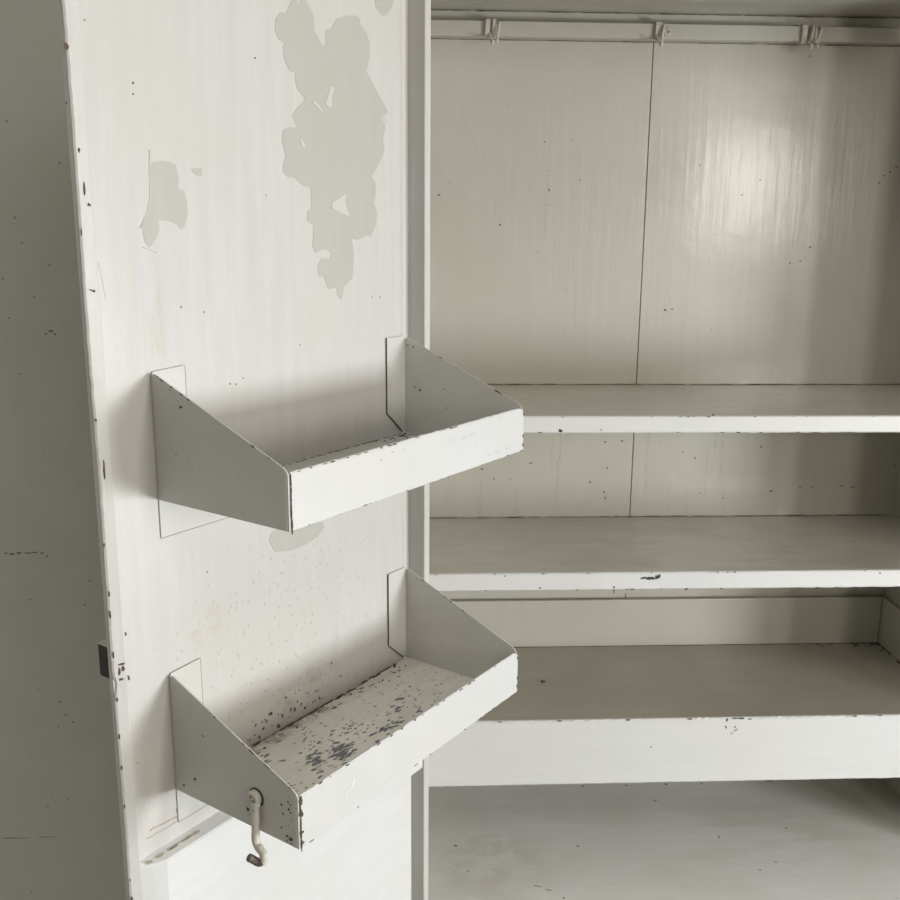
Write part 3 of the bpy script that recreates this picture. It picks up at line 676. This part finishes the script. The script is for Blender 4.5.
for k in range(60):
    flake(b, random.uniform(gu['uR'] + .004, .34), .0035 + random.random() ** 2 * .002, random.uniform(.001, .005), random.uniform(.0003, .0009), 0, fu(gu['zb'] + .0011), .0003, 7)
for k in range(26):
    flake(b, gu['uR'] + .004 + abs(random.gauss(0, .02)), .004 + abs(random.gauss(0, .02)), random.uniform(.001, .004), random.uniform(.0005, .0016), random.random() * 3, fu(gu['zb'] + .0011), .0003, 7)
link('side_chips', b, 'rust', tu, kind='stuff')

# hook hanging on the lower tray's side
UH = gl['uL']
hk = dthing('latch_hook', 'small cream metal latch hook hanging from a rivet on the lower tray', 'hook')
w, z = side_pt(253.5, 798.5, UH + .003)
b = bmesh.new(); disc(b, (UH + .0002, w + .0005, z), (1, 0, 0), .0080, .0006, 28); link('backing_washer', b, 'dark', hk)
b = bmesh.new(); disc(b, (UH + .0008, w, z), (1, 0, 0), .0066, .0042, 28, .0034); link('eye', b, 'hookp', hk, smooth=False)
b = bmesh.new(); disc(b, (UH - .001, w - .0006, z - .0002), (1, 0, 0), .0030, .0062, 20); link('rivet', b, 'hookp', hk, smooth=False)
b = bmesh.new()
def hp(x, y, du): w_, z_ = side_pt(x, y, UH + du); return (UH + du, w_, z_)
P = smoothpath([hp(256.5, 803, .003), hp(255.5, 812, .004), hp(255.5, 828, .005), hp(256.5, 843, .006), hp(261, 850, .007), hp(264, 856, .008), hp(263, 863, .009)], 6)
tube(b, P, [.0033 + .0002 * math.sin(i * .9) for i in range(len(P))], 14); link('shank', b, 'hookp', hk, smooth=True)
b = bmesh.new()
P = smoothpath([hp(263.5, 861, .009), hp(259, 862.5, .0105), hp(253, 859.5, .013), hp(248, 857, .016)], 6)
tube(b, P, [.0032] * (len(P) - 2) + [.0029, .0018], 14); link('hook_tip', b, plain('worn_hook_tip', (.14, .11, .09), .6), hk, smooth=True)

# ------------------------------------------------------------------ the room
def struct(name, bm, mat, **k): return link(name, bm, mat, None, kind='structure', **k)
YW = 1.060
RX = 1.9
b = bmesh.new(); box(b, -1.7, -.0205, YW, YW + .10, 0, 2.5); WL = struct('wall_left', b, 'greywall')
b = bmesh.new()
for (x, y, ra, rb) in ((6, 553, 2, .8), (12, 554, 3, .8), (19, 553, 2.5, .9), (28, 553, 4, .6), (35, 552.5, 3, .7), (42, 553, 2, .7), (47, 556, 1, 1), (51, 331, 2.5, 1), (55, 334, 1.2, 1), (46, 334, 1.2, .8), (60, 702, 1.2, .9), (73, 722, 1.2, .8), (85, 605, 1, .8), (30, 600, 1, .7), (22, 243, .9, .8), (34, 297, .8, .7), (9, 318, .8, .8), (20, 374, .9, .8), (38, 690, 1, .7), (66, 715, 2, .5), (48, 806, 1, .7), (15, 838, 12, .35), (45, 837, 10, .3)):
    p, q = back_pt(x, y, YW); flake(b, p, q, ra * .0011, rb * .0011, 0, fb(YW), .0003, 8)
link('scuff_marks', b, plain('wall_scuff', (.20, .18, .14), .8), WL, kind='stuff')
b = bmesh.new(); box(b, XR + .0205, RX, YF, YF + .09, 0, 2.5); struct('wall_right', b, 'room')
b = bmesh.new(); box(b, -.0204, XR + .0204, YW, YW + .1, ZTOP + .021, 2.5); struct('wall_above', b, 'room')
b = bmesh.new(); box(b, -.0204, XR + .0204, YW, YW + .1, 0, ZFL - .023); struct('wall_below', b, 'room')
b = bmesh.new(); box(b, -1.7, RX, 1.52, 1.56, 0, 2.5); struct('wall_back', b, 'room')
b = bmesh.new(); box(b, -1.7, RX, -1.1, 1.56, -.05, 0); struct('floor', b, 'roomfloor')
b = bmesh.new(); box(b, -1.7, RX, -1.1, 1.56, 2.5, 2.55); struct('ceiling', b, 'ceiling')
b = bmesh.new(); box(b, -1.75, -1.7, -1.1, 1.56, 0, 2.5); struct('wall_far_left', b, 'room_light')
# openings: side wall (y0, y1, z0, z1) and rear wall (x0, x1, z0, z1)
WA = [(-.80, -.44, 1.25, 1.85), (-.32, .34, .74, 1.20)]  # second opening is invented, added to throw fill light on the door
WB = (1.22, 1.54, 1.43, 1.90)
def wall_with(bm, a0, a1, holes, fn):
    """strip wall a0..a1 with rectangular holes; fn adds a box for (a, b, z0, z1)"""
    p = a0
    for (h0, h1, z0, z1) in holes:
        fn(p, h0, 0, 2.5); fn(h0, h1, 0, z0); fn(h0, h1, z1, 2.5); p = h1
    fn(p, a1, 0, 2.5)
b = bmesh.new(); wall_with(b, -1.1, 1.56, WA, lambda p, q, z0, z1: box(b, RX, RX + .05, p, q, z0, z1)); struct('wall_side', b, 'room')
b = bmesh.new(); wall_with(b, -1.75, RX + .05, [WB], lambda p, q, z0, z1: box(b, p, q, -1.15, -1.1, z0, z1)); struct('wall_rear', b, 'room')
k = 1
for (p, q, z0, z1) in WA:
    b = bmesh.new(); box(b, RX + .01, RX + .04, p, p + .03, z0, z1); box(b, RX + .01, RX + .04, q - .03, q, z0, z1); box(b, RX + .01, RX + .04, p + .03, q - .03, z0, z0 + .03); box(b, RX + .01, RX + .04, p + .03, q - .03, z1 - .03, z1)
    struct('window_%d' % k, b, 'frost'); k += 1  # the second frame belongs to the added fill opening
p, q, z0, z1 = WB
b = bmesh.new(); box(b, p, p + .03, -1.14, -1.11, z0, z1); box(b, q - .03, q, -1.14, -1.11, z0, z1); box(b, p + .03, q - .03, -1.14, -1.11, z0, z0 + .03); box(b, p + .03, q - .03, -1.14, -1.11, z1 - .03, z1)
struct('window_%d' % k, b, 'frost')

# ------------------------------------------------------------------ daylight through the windows, plus added side and ceiling fill
def area(name, loc, target_dir, sx, sy, power, color):
    l = bpy.data.lights.new(name, 'AREA'); l.shape = 'RECTANGLE'; l.size = sx; l.size_y = sy; l.energy = power; l.color = color
    o = bpy.data.objects.new(name, l); col.objects.link(o); o.location = loc
    o.rotation_euler = Vector(target_dir).to_track_quat('-Z', 'Y').to_euler(); return o
POW = [(20, (1.0, .965, .91)), (46, (.93, .965, 1.0))]  # second entry powers the added door fill
for (p, q, z0, z1), (e, c) in zip(WA, POW):
    area('daylight', (RX + .06, (p + q) / 2, (z0 + z1) / 2), (-1, 0, 0), q - p - .06, z1 - z0 - .06, e, c)
p, q, z0, z1 = WB
area('daylight', ((p + q) / 2, -1.16, (z0 + z1) / 2), (0, 1, 0), q - p - .06, z1 - z0 - .06, 9, (1.0, .94, .85))
area('ceiling_light', (.5, -.3, 2.44), (0, 0, -1), .9, .9, 6, (1.0, .97, .93))  # invented overhead lamp, added as fill for shelf and tray tops
w = bpy.data.worlds.new('world'); scene.world = w; w.use_nodes = True
w.node_tree.nodes['Background'].inputs[0].default_value = (.75, .85, 1, 1); w.node_tree.nodes['Background'].inputs[1].default_value = .4
vs = scene.view_settings; vs.view_transform = 'Standard'; vs.look = 'None'; vs.gamma = 1; vs.exposure = -0.05; vs.use_curve_mapping = False
